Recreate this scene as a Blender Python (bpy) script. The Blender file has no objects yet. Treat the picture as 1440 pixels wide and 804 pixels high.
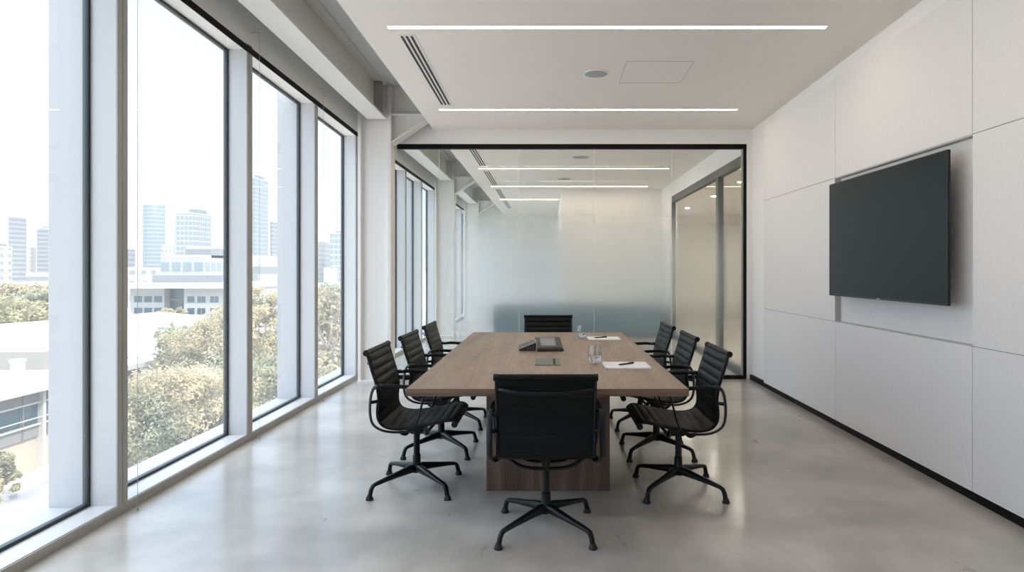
import bpy, bmesh, math, random
from mathutils import Vector, Matrix, noise
PI = math.pi
R = math.radians
C = bpy.context.scene.collection
sc = bpy.context.scene

# ------------------------------------------------------------------ camera
EYE = 1.35
FPX = 880.0
cam_d = bpy.data.cameras.new('camera')
cam_d.lens = FPX / 1440 * 36
cam_d.sensor_width = 36
cam_d.shift_x = -(771 - 720) / 1440
cam_d.shift_y = -(402 - 379) / 1440
cam_d.clip_end = 3000
cam = bpy.data.objects.new('camera', cam_d)
cam.location = (0, 0, EYE)
cam.rotation_euler = (R(90), 0, 0)
C.objects.link(cam)
sc.camera = cam

# ------------------------------------------------------------------ world, sun, exposure
sc.view_settings.view_transform = 'Standard'
sc.view_settings.look = 'None'
sc.view_settings.gamma = 1
sc.view_settings.use_curve_mapping = False
sc.view_settings.exposure = 1.15
SKY = 1.0
w = bpy.data.worlds.new('sky'); sc.world = w
w.use_nodes = True
wn = w.node_tree.nodes; wl = w.node_tree.links
wn.clear()
wo = wn.new('ShaderNodeOutputWorld'); bg = wn.new('ShaderNodeBackground')
tc = wn.new('ShaderNodeTexCoord'); sp = wn.new('ShaderNodeSeparateXYZ'); rp = wn.new('ShaderNodeValToRGB')
wl.new(tc.outputs['Generated'], sp.inputs[0]); wl.new(sp.outputs['Z'], rp.inputs[0])
wl.new(rp.outputs[0], bg.inputs[0]); wl.new(bg.outputs[0], wo.inputs[0])
rp.color_ramp.elements[0].position = 0.0; rp.color_ramp.elements[0].color = (.62, .68, .74, 1)
rp.color_ramp.elements[1].position = 0.40; rp.color_ramp.elements[1].color = (.43, .60, .86, 1)
e = rp.color_ramp.elements.new(.16); e.color = (.52, .64, .80, 1)
e = rp.color_ramp.elements.new(.62); e.color = (.80, .90, 1.0, 1)
bg.inputs[1].default_value = SKY
# sky strengthened above the part seen through the windows, added to light the room
hi = wn.new('ShaderNodeMapRange'); hi.interpolation_type = 'SMOOTHSTEP'; wl.new(sp.outputs['Z'], hi.inputs[0])
for i_, x_ in enumerate((.36, .6, 1.0, 2.6)): hi.inputs[i_ + 1].default_value = x_ * (SKY if i_ > 1 else 1)
wl.new(hi.outputs[0], bg.inputs[1])

sd = bpy.data.lights.new('sun', 'SUN'); sd.energy = 2.1; sd.angle = R(1.2); sd.color = (1, .90, .76)
so = bpy.data.objects.new('sun', sd); C.objects.link(so)
so.rotation_euler = Vector((-.62, .42, -.9)).to_track_quat('-Z', 'Y').to_euler()
LAMP = 11.0      # strength of the linear ceiling lamps

# ------------------------------------------------------------------ material helpers
def mat(name, col, rough=.5, metal=0, spec=.5, **kw):
    m = bpy.data.materials.new(name); m.use_nodes = True
    b = m.node_tree.nodes['Principled BSDF']
    b.inputs['Base Color'].default_value = (*col, 1)
    b.inputs['Roughness'].default_value = rough
    b.inputs['Metallic'].default_value = metal
    b.inputs['Specular IOR Level'].default_value = spec
    for k, v in kw.items():
        b.inputs[k.replace('_', ' ')].default_value = v
    return m
def nz(m, scale=(1, 1, 1), nscale=5, detail=4, rough=.5, coord='Object'):
    n = m.node_tree.nodes; l = m.node_tree.links
    t = n.new('ShaderNodeTexCoord'); mp = n.new('ShaderNodeMapping'); t2 = n.new('ShaderNodeTexNoise')
    mp.inputs['Scale'].default_value = scale
    l.new(t.outputs[coord], mp.inputs[0]); l.new(mp.outputs[0], t2.inputs['Vector'])
    t2.inputs['Scale'].default_value = nscale; t2.inputs['Detail'].default_value = detail
    t2.inputs['Roughness'].default_value = rough
    return t2
def ramp(m, src, stops):
    r = m.node_tree.nodes.new('ShaderNodeValToRGB')
    el = r.color_ramp.elements
    while len(el) > 1: el.remove(el[-1])
    el[0].position = stops[0][0]; el[0].color = (*stops[0][1], 1)
    for p, c in stops[1:]:
        q = el.new(p); q.color = (*c, 1)
    m.node_tree.links.new(src, r.inputs[0])
    return r
def bsdf(m): return m.node_tree.nodes['Principled BSDF']
def vary(m, stops, **k):
    t = nz(m, **k); r = ramp(m, t.outputs['Fac'], stops)
    m.node_tree.links.new(r.outputs[0], bsdf(m).inputs['Base Color'])
    return t
def bump(m, tex, strength=.2, dist=.01):
    b = m.node_tree.nodes.new('ShaderNodeBump'); b.inputs['Strength'].default_value = strength
    b.inputs['Distance'].default_value = dist
    m.node_tree.links.new(tex.outputs['Fac'], b.inputs['Height'])
    m.node_tree.links.new(b.outputs[0], bsdf(m).inputs['Normal'])

M = {}
M['plaster'] = mat('plaster', (.89, .88, .87), .7)
vary(M['plaster'], [(.3, (.89, .87, .845)), (.7, (.905, .885, .86))], nscale=3)
M['ceil'] = mat('ceiling_paint', (.80, .77, .74), .8)
vary(M['ceil'], [(.3, (.90, .845, .785)), (.7, (.915, .86, .80))], nscale=2)
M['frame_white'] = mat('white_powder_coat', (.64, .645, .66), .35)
M['ext_white'] = mat('exterior_white', (.41, .415, .43), .5)
M['steel_white'] = mat('white_painted_steel', (.90, .875, .845), .45)
bump(M['steel_white'], nz(M['steel_white'], nscale=25), .05)
M['soffit'] = mat('slab_soffit_board', (.55, .57, .57), .7)
vary(M['soffit'], [(.3, (.86, .88, .87)), (.7, (.90, .91, .90))], nscale=2)
M['bulk'] = mat('bulkhead_grey_paint', (.88, .885, .86), .6)
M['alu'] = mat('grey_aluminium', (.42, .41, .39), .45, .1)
M['dark'] = mat('black_gasket', (.012, .02, .025), .4)
M['black'] = mat('matt_black', (.004, .004, .004), .6, 0, .2)
M['panel'] = mat('fabric_wall_panel', (.68, .67, .67), .9, spec=.2)
_t = vary(M['panel'], [(.35, (.80, .78, .765)), (.65, (.84, .82, .805))], nscale=60, detail=6, rough=.7)
bump(M['panel'], _t, .25, .004)
M['recess'] = mat('shaded_reveal', (.50, .49, .48), .7)  # panel colour darkened to imitate shade at the recess edges

# polished concrete: two scales of cloudy mottling, fine specks in the gloss
m = M['concrete'] = mat('polished_concrete', (.4, .38, .36), .3, spec=.5)
n1 = nz(m, scale=(1, 1.6, 1), nscale=.9, detail=5, rough=.5)
r1 = ramp(m, n1.outputs['Fac'], [(.36, (.35, .325, .30)), (.5, (.45, .42, .385)), (.62, (.54, .51, .47))])
n2 = nz(m, scale=(1.5, .8, 1), nscale=3, detail=6, rough=.6)
r2 = ramp(m, n2.outputs['Fac'], [(.38, (.90, .90, .90)), (.62, (1.06, 1.06, 1.06))])
mx = m.node_tree.nodes.new('ShaderNodeMix'); mx.data_type = 'RGBA'; mx.blend_type = 'MULTIPLY'
mx.inputs[0].default_value = 1
m.node_tree.links.new(r1.outputs[0], mx.inputs[6]); m.node_tree.links.new(r2.outputs[0], mx.inputs[7])
m.node_tree.links.new(mx.outputs[2], bsdf(m).inputs['Base Color'])
r3 = ramp(m, n2.outputs['Fac'], [(.3, (.27, .27, .27)), (.7, (.33, .33, .33))])
m.node_tree.links.new(r3.outputs[0], bsdf(m).inputs['Roughness'])
bsdf(m).inputs['Coat Weight'].default_value = .5; bsdf(m).inputs['Coat Roughness'].default_value = .16

def wood(name, scale, dark, mid, light):
    m = mat(name, mid, .42, spec=.4)
    n1 = nz(m, scale=scale, nscale=1.0, detail=10, rough=.62)
    r1 = ramp(m, n1.outputs['Fac'], [(.28, dark), (.48, mid), (.70, light)])
    n2 = nz(m, scale=tuple(s * 6 for s in scale), nscale=1.0, detail=4, rough=.6)
    r2 = ramp(m, n2.outputs['Fac'], [(.3, (.78, .76, .74)), (.6, (1.05, 1.05, 1.05))])
    mx = m.node_tree.nodes.new('ShaderNodeMix'); mx.data_type = 'RGBA'; mx.blend_type = 'MULTIPLY'
    mx.inputs[0].default_value = 1
    m.node_tree.links.new(r1.outputs[0], mx.inputs[6]); m.node_tree.links.new(r2.outputs[0], mx.inputs[7])
    m.node_tree.links.new(mx.outputs[2], bsdf(m).inputs['Base Color'])
    return m
M['wood_top'] = wood('walnut_top', (9, .9, 9), (.22, .150, .102), (.295, .208, .147), (.36, .262, .19))
M['wood_ped'] = wood('walnut_pedestal', (14, 14, .8), (.075, .048, .034), (.14, .092, .066), (.23, .16, .12))
M['leather'] = mat('black_leather', (.0022, .0032, .0035), .46, spec=.22)
bump(M['leather'], nz(M['leather'], nscale=160, detail=3), .12, .002)
M['chair_metal'] = mat('black_powder_metal', (.003, .004, .0045), .36, 0, .30)
M['rubber'] = mat('black_rubber', (.01, .01, .01), .6)
M['steel'] = mat('brushed_steel', (.50, .50, .50), .3, 1)
M['screen'] = mat('tv_glass', (.004, .011, .0125), .28, spec=.26)
M['bezel'] = mat('black_bezel', (.008, .009, .010), .35)
M['logo'] = mat('silver_logo', (.5, .5, .5), .4)
M['hatch'] = mat('hatch_metal', (.20, .21, .18), .4, .6)
M['hatch2'] = mat('hatch_lid', (.17, .18, .155), .5, .3)
M['paper'] = mat('white_paper', (.85, .84, .83), .7)
M['board'] = mat('pad_cardboard', (.6, .58, .55), .8)
M['pen'] = mat('black_pen', (.01, .01, .012), .3)
M['phone'] = mat('dark_phone_shell', (.03, .028, .026), .35)
M['phone_silver'] = mat('silver_shell_edge', (.60, .61, .63), .3, .6)
M['phone_lcd'] = mat('phone_grey_screen', (.22, .23, .22), .25)
M['phone_key'] = mat('phone_keys', (.10, .11, .12), .5)
M['slot'] = mat('dark_vent_slot', (.05, .05, .048), .7)
M['vent'] = mat('vent_frame', (.88, .84, .79), .6)
M['grille'] = mat('grey_speaker_grille', (.42, .43, .43), .6)
M['line'] = mat('shadow_joint', (.42, .41, .40), .8)
M['cable'] = mat('steel_guide_cable', (.55, .56, .56), .4, .5)
M['teal'] = mat('teal_upholstery', (.05, .15, .19), .8)
M['beige'] = mat('corridor_beige', (.84, .79, .72), .7)
M['brown'] = mat('corridor_timber', (.34, .22, .15), .6)
vary(M['brown'], [(.3, (.28, .18, .12)), (.7, (.40, .27, .19))], scale=(6, 6, 1), nscale=2)

def emis(name, col, s):
    m = bpy.data.materials.new(name); m.use_nodes = True
    n = m.node_tree.nodes; n.clear()
    o = n.new('ShaderNodeOutputMaterial'); e = n.new('ShaderNodeEmission')
    e.inputs[0].default_value = (*col, 1); e.inputs[1].default_value = s
    m.node_tree.links.new(e.outputs[0], o.inputs[0]); return m
M['lamp'] = emis('lamp_diffuser', (1, .82, .66), LAMP)
M['down'] = emis('downlight_lens', (1, .90, .78), 700)

def glass_mat(name, tint, refl=.025, frost=None):
    m = bpy.data.materials.new(name); m.use_nodes = True
    n = m.node_tree.nodes; l = m.node_tree.links; n.clear()
    o = n.new('ShaderNodeOutputMaterial'); t = n.new('ShaderNodeBsdfTransparent')
    t.inputs[0].default_value = (*tint, 1)
    g = n.new('ShaderNodeBsdfGlossy'); g.inputs['Roughness'].default_value = 0.0
    f = n.new('ShaderNodeLayerWeight'); f.inputs[0].default_value = .5
    pw = n.new('ShaderNodeMath'); pw.operation = 'POWER'; pw.inputs[1].default_value = 5; l.new(f.outputs['Facing'], pw.inputs[0])
    ma = n.new('ShaderNodeMath'); ma.operation = 'MULTIPLY_ADD'; ma.inputs[1].default_value = .6; ma.inputs[2].default_value = refl
    l.new(pw.outputs[0], ma.inputs[0])
    mixg = n.new('ShaderNodeMixShader')
    l.new(ma.outputs[0], mixg.inputs[0]); l.new(g.outputs[0], mixg.inputs[2])
    src = t.outputs[0]
    if frost: src = frost(m, n, l, t)
    l.new(src, mixg.inputs[1]); l.new(mixg.outputs[0], o.inputs[0])
    return m
def veil(m, n, l, t):
    # pale translucent layer added to the panes to imitate haze in the view
    tl = n.new('ShaderNodeBsdfTranslucent'); tl.inputs[0].default_value = (.9, .92, .92, 1)
    k = n.new('ShaderNodeMixShader'); k.inputs[0].default_value = .05
    l.new(t.outputs[0], k.inputs[1]); l.new(tl.outputs[0], k.inputs[2]); return k.outputs[0]
M['glass'] = glass_mat('window_glass', (.985, .99, .99), frost=veil)
def math_node(n, l, op, a, b=None, clamp=False):
    k = n.new('ShaderNodeMath'); k.operation = op; k.use_clamp = clamp
    for i, v in enumerate((a, b)):
        if v is None: continue
        if isinstance(v, (int, float)): k.inputs[i].default_value = v
        else: l.new(v, k.inputs[i])
    return k.outputs[0]
def frost(m, n, l, t):
    # frosted film whose dot density follows height and fades out towards the window side
    tcx = n.new('ShaderNodeTexCoord'); s = n.new('ShaderNodeSeparateXYZ'); l.new(tcx.outputs['Object'], s.inputs[0])
    def mr(v, a, b, c, d):
        k = n.new('ShaderNodeMapRange'); k.interpolation_type = 'SMOOTHSTEP'
        l.new(v, k.inputs[0])
        for i, x in enumerate((a, b, c, d)): k.inputs[i + 1].default_value = x
        return k.outputs[0]
    up = mr(s.outputs['Z'], 1.45, 2.30, 1, 0)
    lo = mr(s.outputs['Z'], .25, 1.15, .5, 1)
    sx = mr(s.outputs['X'], -1.5, -.75, 0.06, 1)
    rx = mr(s.outputs['X'], 1.35, 1.65, 1, .62)
    a = math_node(n, l, 'MULTIPLY', up, lo); a = math_node(n, l, 'MULTIPLY', a, sx); a = math_node(n, l, 'MULTIPLY', a, rx)
    rf = n.new('ShaderNodeBsdfRefraction'); rf.inputs['IOR'].default_value = 1.12
    rf.inputs['Roughness'].default_value = .50; rf.inputs[0].default_value = (.93, .97, .97, 1)
    tl = n.new('ShaderNodeBsdfTranslucent'); tl.inputs[0].default_value = (.90, .94, .94, 1)
    df = n.new('ShaderNodeBsdfDiffuse'); df.inputs[0].default_value = (.84, .88, .88, 1)
    m0 = n.new('ShaderNodeMixShader'); m0.inputs[0].default_value = .45
    l.new(tl.outputs[0], m0.inputs[1]); l.new(df.outputs[0], m0.inputs[2])
    m1 = n.new('ShaderNodeMixShader'); m1.inputs[0].default_value = .30
    l.new(rf.outputs[0], m1.inputs[1]); l.new(m0.outputs[0], m1.inputs[2])
    m2 = n.new('ShaderNodeMixShader'); l.new(a, m2.inputs[0])
    l.new(t.outputs[0], m2.inputs[1]); l.new(m1.outputs[0], m2.inputs[2])
    return m2.outputs[0]
M['film'] = glass_mat('frosted_film', (.97, .985, .98), frost=frost)
M['part_glass'] = glass_mat('partition_glass', (.98, .99, .985), .015)
M['tumbler'] = glass_mat('drinking_glass', (.97, .98, .98), .09)
m = M['water'] = mat('water', (.97, .99, 1), .0, **{'Transmission_Weight': 1.0, 'IOR': 1.33})

# ------------------------------------------------------------------ mesh helpers
def rise(x, y):
    """the overhead steelwork and linings rake up slightly towards the near end"""
    k = .032 if x <= -1.6 else .0225
    return k * max(0, min(10, 7.72 - y))
def BM(): return bmesh.new()
def box(bm, x0, x1, y0, y1, z0, z1, up=False):
    vs = []
    for z in (z0, z1):
        for (x, y) in ((x0, y0), (x1, y0), (x1, y1), (x0, y1)):
            zz = z + (rise(x, y) if up and z > 2.4 else 0)
            vs.append(bm.verts.new((x, y, zz)))
    for f in ((3, 2, 1, 0), (4, 5, 6, 7), (0, 1, 5, 4), (1, 2, 6, 5), (2, 3, 7, 6), (3, 0, 4, 7)):
        bm.faces.new([vs[i] for i in f])
    return bm
def prism(bm, pts, axis, a0, a1, up=False):
    """extrude the outline pts (two coords) along axis between a0 and a1"""
    def P(p, a):
        q = {'y': (p[0], a, p[1]), 'x': (a, p[0], p[1]), 'z': (p[0], p[1], a)}[axis]
        return (q[0], q[1], q[2] + (rise(q[0], q[1]) if up and q[2] > 2.4 else 0))
    A = [bm.verts.new(P(p, a0)) for p in pts]; B = [bm.verts.new(P(p, a1)) for p in pts]
    n = len(pts)
    bm.faces.new(A); bm.faces.new(B[::-1])
    for i in range(n): bm.faces.new((A[i], B[i], B[(i + 1) % n], A[(i + 1) % n]))
    return bm
def tube(bm, pts, rx, ry=None, n=10, caps=True, upv=Vector((0, 0, 1))):
    """sweep an ellipse along pts; rx, ry numbers or per-point lists; ry is along the up side"""
    pts = [Vector(p) for p in pts]; ry = rx if ry is None else ry
    RX = rx if isinstance(rx, (list, tuple)) else [rx] * len(pts)
    RY = ry if isinstance(ry, (list, tuple)) else [ry] * len(pts)
    prev = None; rings = []
    for i, p in enumerate(pts):
        t = (pts[min(i + 1, len(pts) - 1)] - pts[max(i - 1, 0)]).normalized()
        if prev is None:
            s = t.cross(upv)
            if s.length < .05: s = t.cross(Vector((0, 1, 0)))
        else:
            s = prev - t * prev.dot(t)
        s.normalize(); prev = s; u = s.cross(t).normalized()
        rings.append([bm.verts.new(p + s * (RX[i] * math.cos(2 * PI * k / n)) + u * (RY[i] * math.sin(2 * PI * k / n))) for k in range(n)])
    for a, b in zip(rings, rings[1:]):
        for k in range(n): bm.faces.new((a[k], a[(k + 1) % n], b[(k + 1) % n], b[k]))
    if caps: bm.faces.new(rings[0][::-1]); bm.faces.new(rings[-1])
    return bm
def lathe(bm, prof, n=24, c=(0, 0, 0)):
    rings = []
    for r, z in prof:
        rings.append([bm.verts.new((c[0] + r * math.cos(2 * PI * k / n), c[1] + r * math.sin(2 * PI * k / n), c[2] + z)) for k in range(n)])
    for a, b in zip(rings, rings[1:]):
        for k in range(n): bm.faces.new((a[k], a[(k + 1) % n], b[(k + 1) % n], b[k]))
    if prof[0][0] > 0: bm.faces.new(rings[0][::-1])
    if prof[-1][0] > 0: bm.faces.new(rings[-1])
    return bm
def smooth_pts(pts, sub=6):
    """Catmull-Rom through pts"""
    P = [Vector(p) for p in pts]; out = []
    for i in range(len(P) - 1):
        p0 = P[max(i - 1, 0)]; p1 = P[i]; p2 = P[i + 1]; p3 = P[min(i + 2, len(P) - 1)]
        for k in range(sub):
            t = k / sub
            out.append(.5 * ((2 * p1) + (p2 - p0) * t + (2 * p0 - 5 * p1 + 4 * p2 - p3) * t * t + (3 * p1 - p0 - 3 * p2 + p3) * t ** 3))
    out.append(P[-1]); return out
def obj(name, bm, m, parent=None, smooth=False, bevel=0, loc=None):
    bmesh.ops.recalc_face_normals(bm, faces=bm.faces)
    me = bpy.data.meshes.new(name); bm.to_mesh(me); bm.free()
    if smooth:
        for p in me.polygons: p.use_smooth = True
        try: me.set_sharp_from_angle(angle=R(42))
        except Exception: pass
    me.materials.append(M[m] if isinstance(m, str) else m)
    o = bpy.data.objects.new(name, me); C.objects.link(o)
    if parent is not None: o.parent = parent
    if loc: o.location = loc
    if bevel:
        b = o.modifiers.new('bevel', 'BEVEL'); b.width = bevel; b.segments = 2; b.limit_method = 'ANGLE'; b.angle_limit = R(40)
    return o
def tag(o, label, cat, group=None, kind=None):
    o['label'] = label; o['category'] = cat
    if group: o['group'] = group
    if kind: o['kind'] = kind
    return o
def thing(name, label, cat, loc=(0, 0, 0), rotz=0, group=None):
    o = bpy.data.objects.new(name, None); o.empty_display_size = .1; C.objects.link(o)
    o.location = loc; o.rotation_euler = (0, 0, rotz)
    return tag(o, label, cat, group)
def struct(name, bm, m, parent=None, label=None, cat=None, **k):
    o = obj(name, bm, m, parent, **k)
    if parent is None:
        o['kind'] = 'structure'
        o['label'] = label or name.replace('_', ' '); o['category'] = cat or name.split('_')[0]
    return o
def dup(root, loc, rotz, label):
    r = root.copy(); C.objects.link(r); r.location = loc; r.rotation_euler = (0, 0, rotz); r['label'] = label
    def kids(src, dst):
        for ch in list(src.children):
            c = ch.copy(); C.objects.link(c); c.parent = dst
            kids(ch, c)
    kids(root, r)
    return r

# ------------------------------------------------------------------ setting: floor, walls, ceiling
YG = 7.72                 # glass partition
XW, XG = -2.36, -2.52     # inner window plane, glass plane
Y0, YE = -5.1, 20.0
struct('floor', box(BM(), -2.56, 6.4, Y0 - .2, 21, -.25, 0), 'concrete', label='polished grey concrete floor with cloudy mottling', cat='floor')
struct('roof_slab', box(BM(), -2.62, 6.4, Y0 - .2, YG, 3.56, 3.85, up=True), 'soffit', label='grey slab soffit seen in the gap beside the suspended ceiling', cat='slab')
struct('roof_slab', box(BM(), -2.62, 6.4, YG, 21, 3.56, 3.85), 'soffit', label='grey slab soffit over the next room', cat='slab')

# suspended ceiling with its access panel joints
cz = 3.078
cb = box(BM(), -1.42, 2.53, Y0, YG, cz, cz + .06)
bmesh.ops.subdivide_edges(cb, edges=cb.edges[:], cuts=31, use_grid_fill=True)
for v in cb.verts: v.co.z += rise(v.co.x, v.co.y)
cl = struct('ceiling', cb, 'ceil', label='suspended off-white plasterboard ceiling stopping short of the windows', cat='ceiling')
def joint(x0, x1, y0, y1):
    b = BM(); vs = []
    box(b, x0, x1, y0, y1, cz - .0015, cz + .002, up=True)
    return b
acc = BM()
for (a, b_, c, d) in ((.67, 1.25, 5.35, 5.354), (.67, 1.25, 5.926, 5.93), (.67, .673, 5.35, 5.93), (1.247, 1.25, 5.35, 5.93)):
    box(acc, a, b_, c, d, cz - .0015, cz + .002, up=True)
obj('access_panel_joint', acc, 'line', cl)
sl = BM()
for y in (1.2, 3.75, 5.55, 6.6): box(sl, -2.03, -1.42, y, y + .008, 3.556, 3.5605, up=True)
box(sl, -1.86, -1.853, Y0, 7.4, 3.556, 3.5605, up=True)
obj('soffit_joint', sl, 'line', bpy.data.objects['roof_slab'])

# bulkhead over the glass partition
struct('wall_front', box(BM(), -1.86, 2.53, YG, YG + .14, 2.895, 3.56), 'plaster', label='white bulkhead above the black framed glass partition', cat='wall')
struct('trim_1', box(BM(), 2.447, 2.515, YG, YG + .14, 0, 2.895), 'plaster', label='narrow white wall return right of the glass partition', cat='trim')
struct('wall_back', box(BM(), -2.56, 2.6, Y0 - .15, Y0, 0, 3.9), 'wood_ped', label='unseen wall behind the viewer, darkened to cut bounced light', cat='wall')  # dark finish chosen to reflect less light from behind

# right wall with fabric panels and the recess behind the screen
wr = struct('wall_right', box(BM(), 2.515, 2.65, Y0, YG + .14, 0, 3.9), 'plaster', label='white wall on the right clad in pale grey panels', cat='wall')
XP = 2.46
ptop = 2.972
ys = [-5.1, -3.37, -1.62, .13, 1.88, 3.63, 5.37, 7.15]
gap = .0025
for i, (a, b_) in enumerate(zip(ys, ys[1:])):
    for (z0, z1) in ((.06, .905), (.905, 2.135), (2.135, ptop)):
        if i == 5 and z0 == .905: continue
        bmx = BM()
        zz1 = z1
        box(bmx, XP, 2.515, a + gap, b_ - gap, z0 + gap, z1 - gap)
        if z1 == ptop:
            for v in bmx.verts:
                if v.co.z > 2.5: v.co.z += .010 * (7.72 - max(v.co.y, -2.2))
        obj('wall_panel', bmx, 'panel', wr, bevel=.002)
for (a0, a1, z0, z1) in ((Y0, 3.63, .06, ptop), (5.37, 7.15, .06, ptop), (3.63, 5.37, .06, .903), (3.63, 5.37, 2.137, ptop)):
    bk = BM(); box(bk, XP + .006, 2.512, a0 + .01, a1 - .01, z0 + .002, z1 - .01)
    obj('panel_backing', bk, 'line', wr)
rb = BM(); box(rb, 2.511, 2.5151, 3.63, 5.37, .905, 2.135)
obj('recessed_panel', rb, 'panel', wr)
rv = BM()  # grey strips standing in for the shaded panel edges
box(rv, XP + .0005, 2.513, 3.63 + gap, 5.37 - gap, 2.127, 2.139)
box(rv, XP + .002, 2.513, 5.372, 5.374, .905, 2.135)
box(rv, XP + .002, 2.513, 3.63, 5.37, .900, .9085)
obj('shaded_reveal', rv, 'recess', wr)
struct('baseboard_right', box(BM(), 2.484, 2.515, Y0, YG, 0, .058), 'black', label='black recessed skirting along the right wall', cat='baseboard')

# ------------------------------------------------------------------ windows along the left
KW = .030
def wz(z, y): return z + KW * max(0, min(10, 7.72 - y))
def wbox(bm, x0, x1, y0, y1, z0, z1):
    vs = []
    for z in (z0, z1):
        for (x, y) in ((x0, y0), (x1, y0), (x1, y1), (x0, y1)):
            vs.append(bm.verts.new((x, y, wz(z, y) if z > 2.4 else z)))
    for f in ((3, 2, 1, 0), (4, 5, 6, 7), (0, 1, 5, 4), (1, 2, 6, 5), (2, 3, 7, 6), (3, 0, 4, 7)):
        bm.faces.new([vs[i] for i in f])
    return bm
ZH, ZS = 2.993, .056
mull = [-5.05, -3.65, -2.25, -.80, .60, 2.03, 3.47, 4.95, 6.37, 7.72, 9.05, 10.38, 11.68, 13.02, 14.35, 15.68, 17.0, 18.35, 19.7]  # hindmost bays unseen, added behind the viewer to let in more light
for i, y in enumerate(mull):
    t = struct('trim_%d' % (i + 2), wbox(BM(), XG + .0, XW - .008, y - .042, y + .042, 0, ZH), 'frame_white',
               label='deep white window mullion with grey inner face, number %d from the near end' % (i + 1), cat='mullion')
    b = BM(); wbox(b, XW - .008, XW, y - .042, y - .002, ZS - .004, ZH + .05); wbox(b, XW - .008, XW, y + .002, y + .042, ZS - .004, ZH + .05)
    obj('inner_cap', b, 'alu', t)
    obj('cap_joint', wbox(BM(), XW - .008, XW - .003, y - .002, y + .002, ZS - .004, ZH), 'dark', t)
order = ['hindmost', 'next to hindmost', 'nearest', 'second', 'third', 'fourth', 'fifth', 'sixth', 'seventh', 'eighth', 'ninth', 'tenth', 'eleventh', 'twelfth', 'thirteenth', 'fourteenth', 'fifteenth', 'sixteenth']
for i, (a, b_) in enumerate(zip(mull, mull[1:])):
    y0, y1 = a + .042, b_ - .042
    b = BM()
    wbox(b, XG - .02, XG + .012, y0, y0 + .016, ZS, ZH); wbox(b, XG - .02, XG + .012, y1 - .016, y1, ZS, ZH)
    wbox(b, XG - .02, XG + .012, y0 + .016, y1 - .016, ZS, ZS + .018)
    v = wbox(b, XG - .02, XG + .012, y0 + .016, y1 - .016, ZH - .018, ZH)
    wn_ = struct('window_%d' % (i + 1), b, 'dark', label='full-height window bay between white mullions, %s along the left wall' % order[i], cat='window')
    obj('glass_pane', wbox(BM(), XG - .008, XG + .002, y0 + .012, y1 - .012, ZS + .01, ZH - .01), 'glass', wn_)
    obj('sill', wbox(BM(), XG + .012, XW - .008, y0, y1, .0, ZS), 'frame_white', wn_)
    obj('head_reveal', wbox(BM(), XG + .012, XW - .008, y0, y1, ZH, ZH + .05), 'plaster', wn_)
sl2 = BM()
box(sl2, XW - .008, XW, Y0, 20, 0, ZS - .004)
struct('trim_50', sl2, 'alu', label='grey aluminium curb along the foot of the windows', cat='trim')
for (a, b_) in ((Y0, YG), (YG, YE)):
    struct('trim_51', wbox(BM(), XW - .004, XW + .004, a, b_, ZH, ZH + .050), 'black', label='black shadow gap along the window heads', cat='trim')
    wl_ = BM()
    for (z0, z1) in ((ZH + .05, 3.56),):
        vs = []
        for z in (z0, z1):
            for (x, y) in ((-2.62, a), (XW, a), (XW, b_), (-2.62, b_)):
                vs.append(wl_.verts.new((x, y, wz(z, y) if z == z0 else z + rise(x, y))))
        for f in ((3, 2, 1, 0), (4, 5, 6, 7), (0, 1, 5, 4), (1, 2, 6, 5), (2, 3, 7, 6), (3, 0, 4, 7)):
            wl_.faces.new([vs[k] for k in f])
    struct('wall_left', wl_, 'bulk', label='grey bulkhead wall above the windows', cat='wall')
struct('trim_52', box(BM(), -2.76, XG - .02, Y0 - .3, 20.2, -.20, .045), 'ext_white', label='white ledge outside the windows', cat='ledge')
# exterior fins
for i, y in enumerate((.60, 3.47, 6.37, 9.05, 11.68, 14.35, 17.0)):
    f = BM(); box(f, -2.745, -2.545, y - .036, y + .09, .045, 3.12 + (.06 if y < 7.72 else 0))
    struct('trim_%d' % (53 + i), f, 'ext_white', label='white fin column outside the windows, number %d' % (i + 1), cat='fin', bevel=.004)
# blind guide cables
for y, zt in ((3.505, 3.3), (4.985, 3.24), (6.405, 3.2), (9.09, 3.2)):
    c = BM(); tube(c, [(-2.30, y, .0), (-2.30, y, zt)], .0016, n=6)
    b = obj('guide_cable', c, 'cable')
    tag(b, {3.505: 'thin steel blind cable just past the widest mullion in view',
            4.985: 'thin steel blind cable by the second mullion in view', 6.405: 'thin steel blind cable by the third mullion in view',
            9.09: 'thin steel blind cable beyond the glass partition'}[y], 'cable', 'blind guide cables')
    fit = BM(); lathe(fit, [(.006, 0), (.006, .02)], 8, (-2.30, y, 0)); obj('floor_fixing', fit, 'alu', b)
    fit = BM(); box(fit, -2.37, -2.299, y - .0015, y + .0015, zt - .003, zt); obj('wall_bracket', fit, 'alu', b)

# ------------------------------------------------------------------ steelwork: columns, I-beam, haunch
def column(y, where, zt):
    t = thing('steel_column', 'white painted steel H column ' + where, 'column', (0, 0, 0))
    up = y < 8
    xl, xr, y1 = -2.262, -1.868, y + .20
    b = BM(); box(b, xr - .045, xr, y, y1, 0, zt); obj('flange', b, 'steel_white', t, bevel=.004)
    b = BM(); box(b, xl, xl + .035, y, y1, 0, zt); obj('flange', b, 'steel_white', t, bevel=.004)
    b = BM(); box(b, xl + .035, xr - .045, y + .055, y + .085, 0, zt); obj('web', b, 'steel_white', t)
    b = BM(); box(b, xl - .0, xr + .0, y - .03, y + .055, 0, .035); obj('base_plate', b, 'steel_white', t)
    return t
column(7.43, 'left of the glass partition', 3.565)
column(12.45, 'seen through the left of the glass partition', 3.56)
column(16.8, 'farthest, in the depth of the next room', 3.56)

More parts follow.
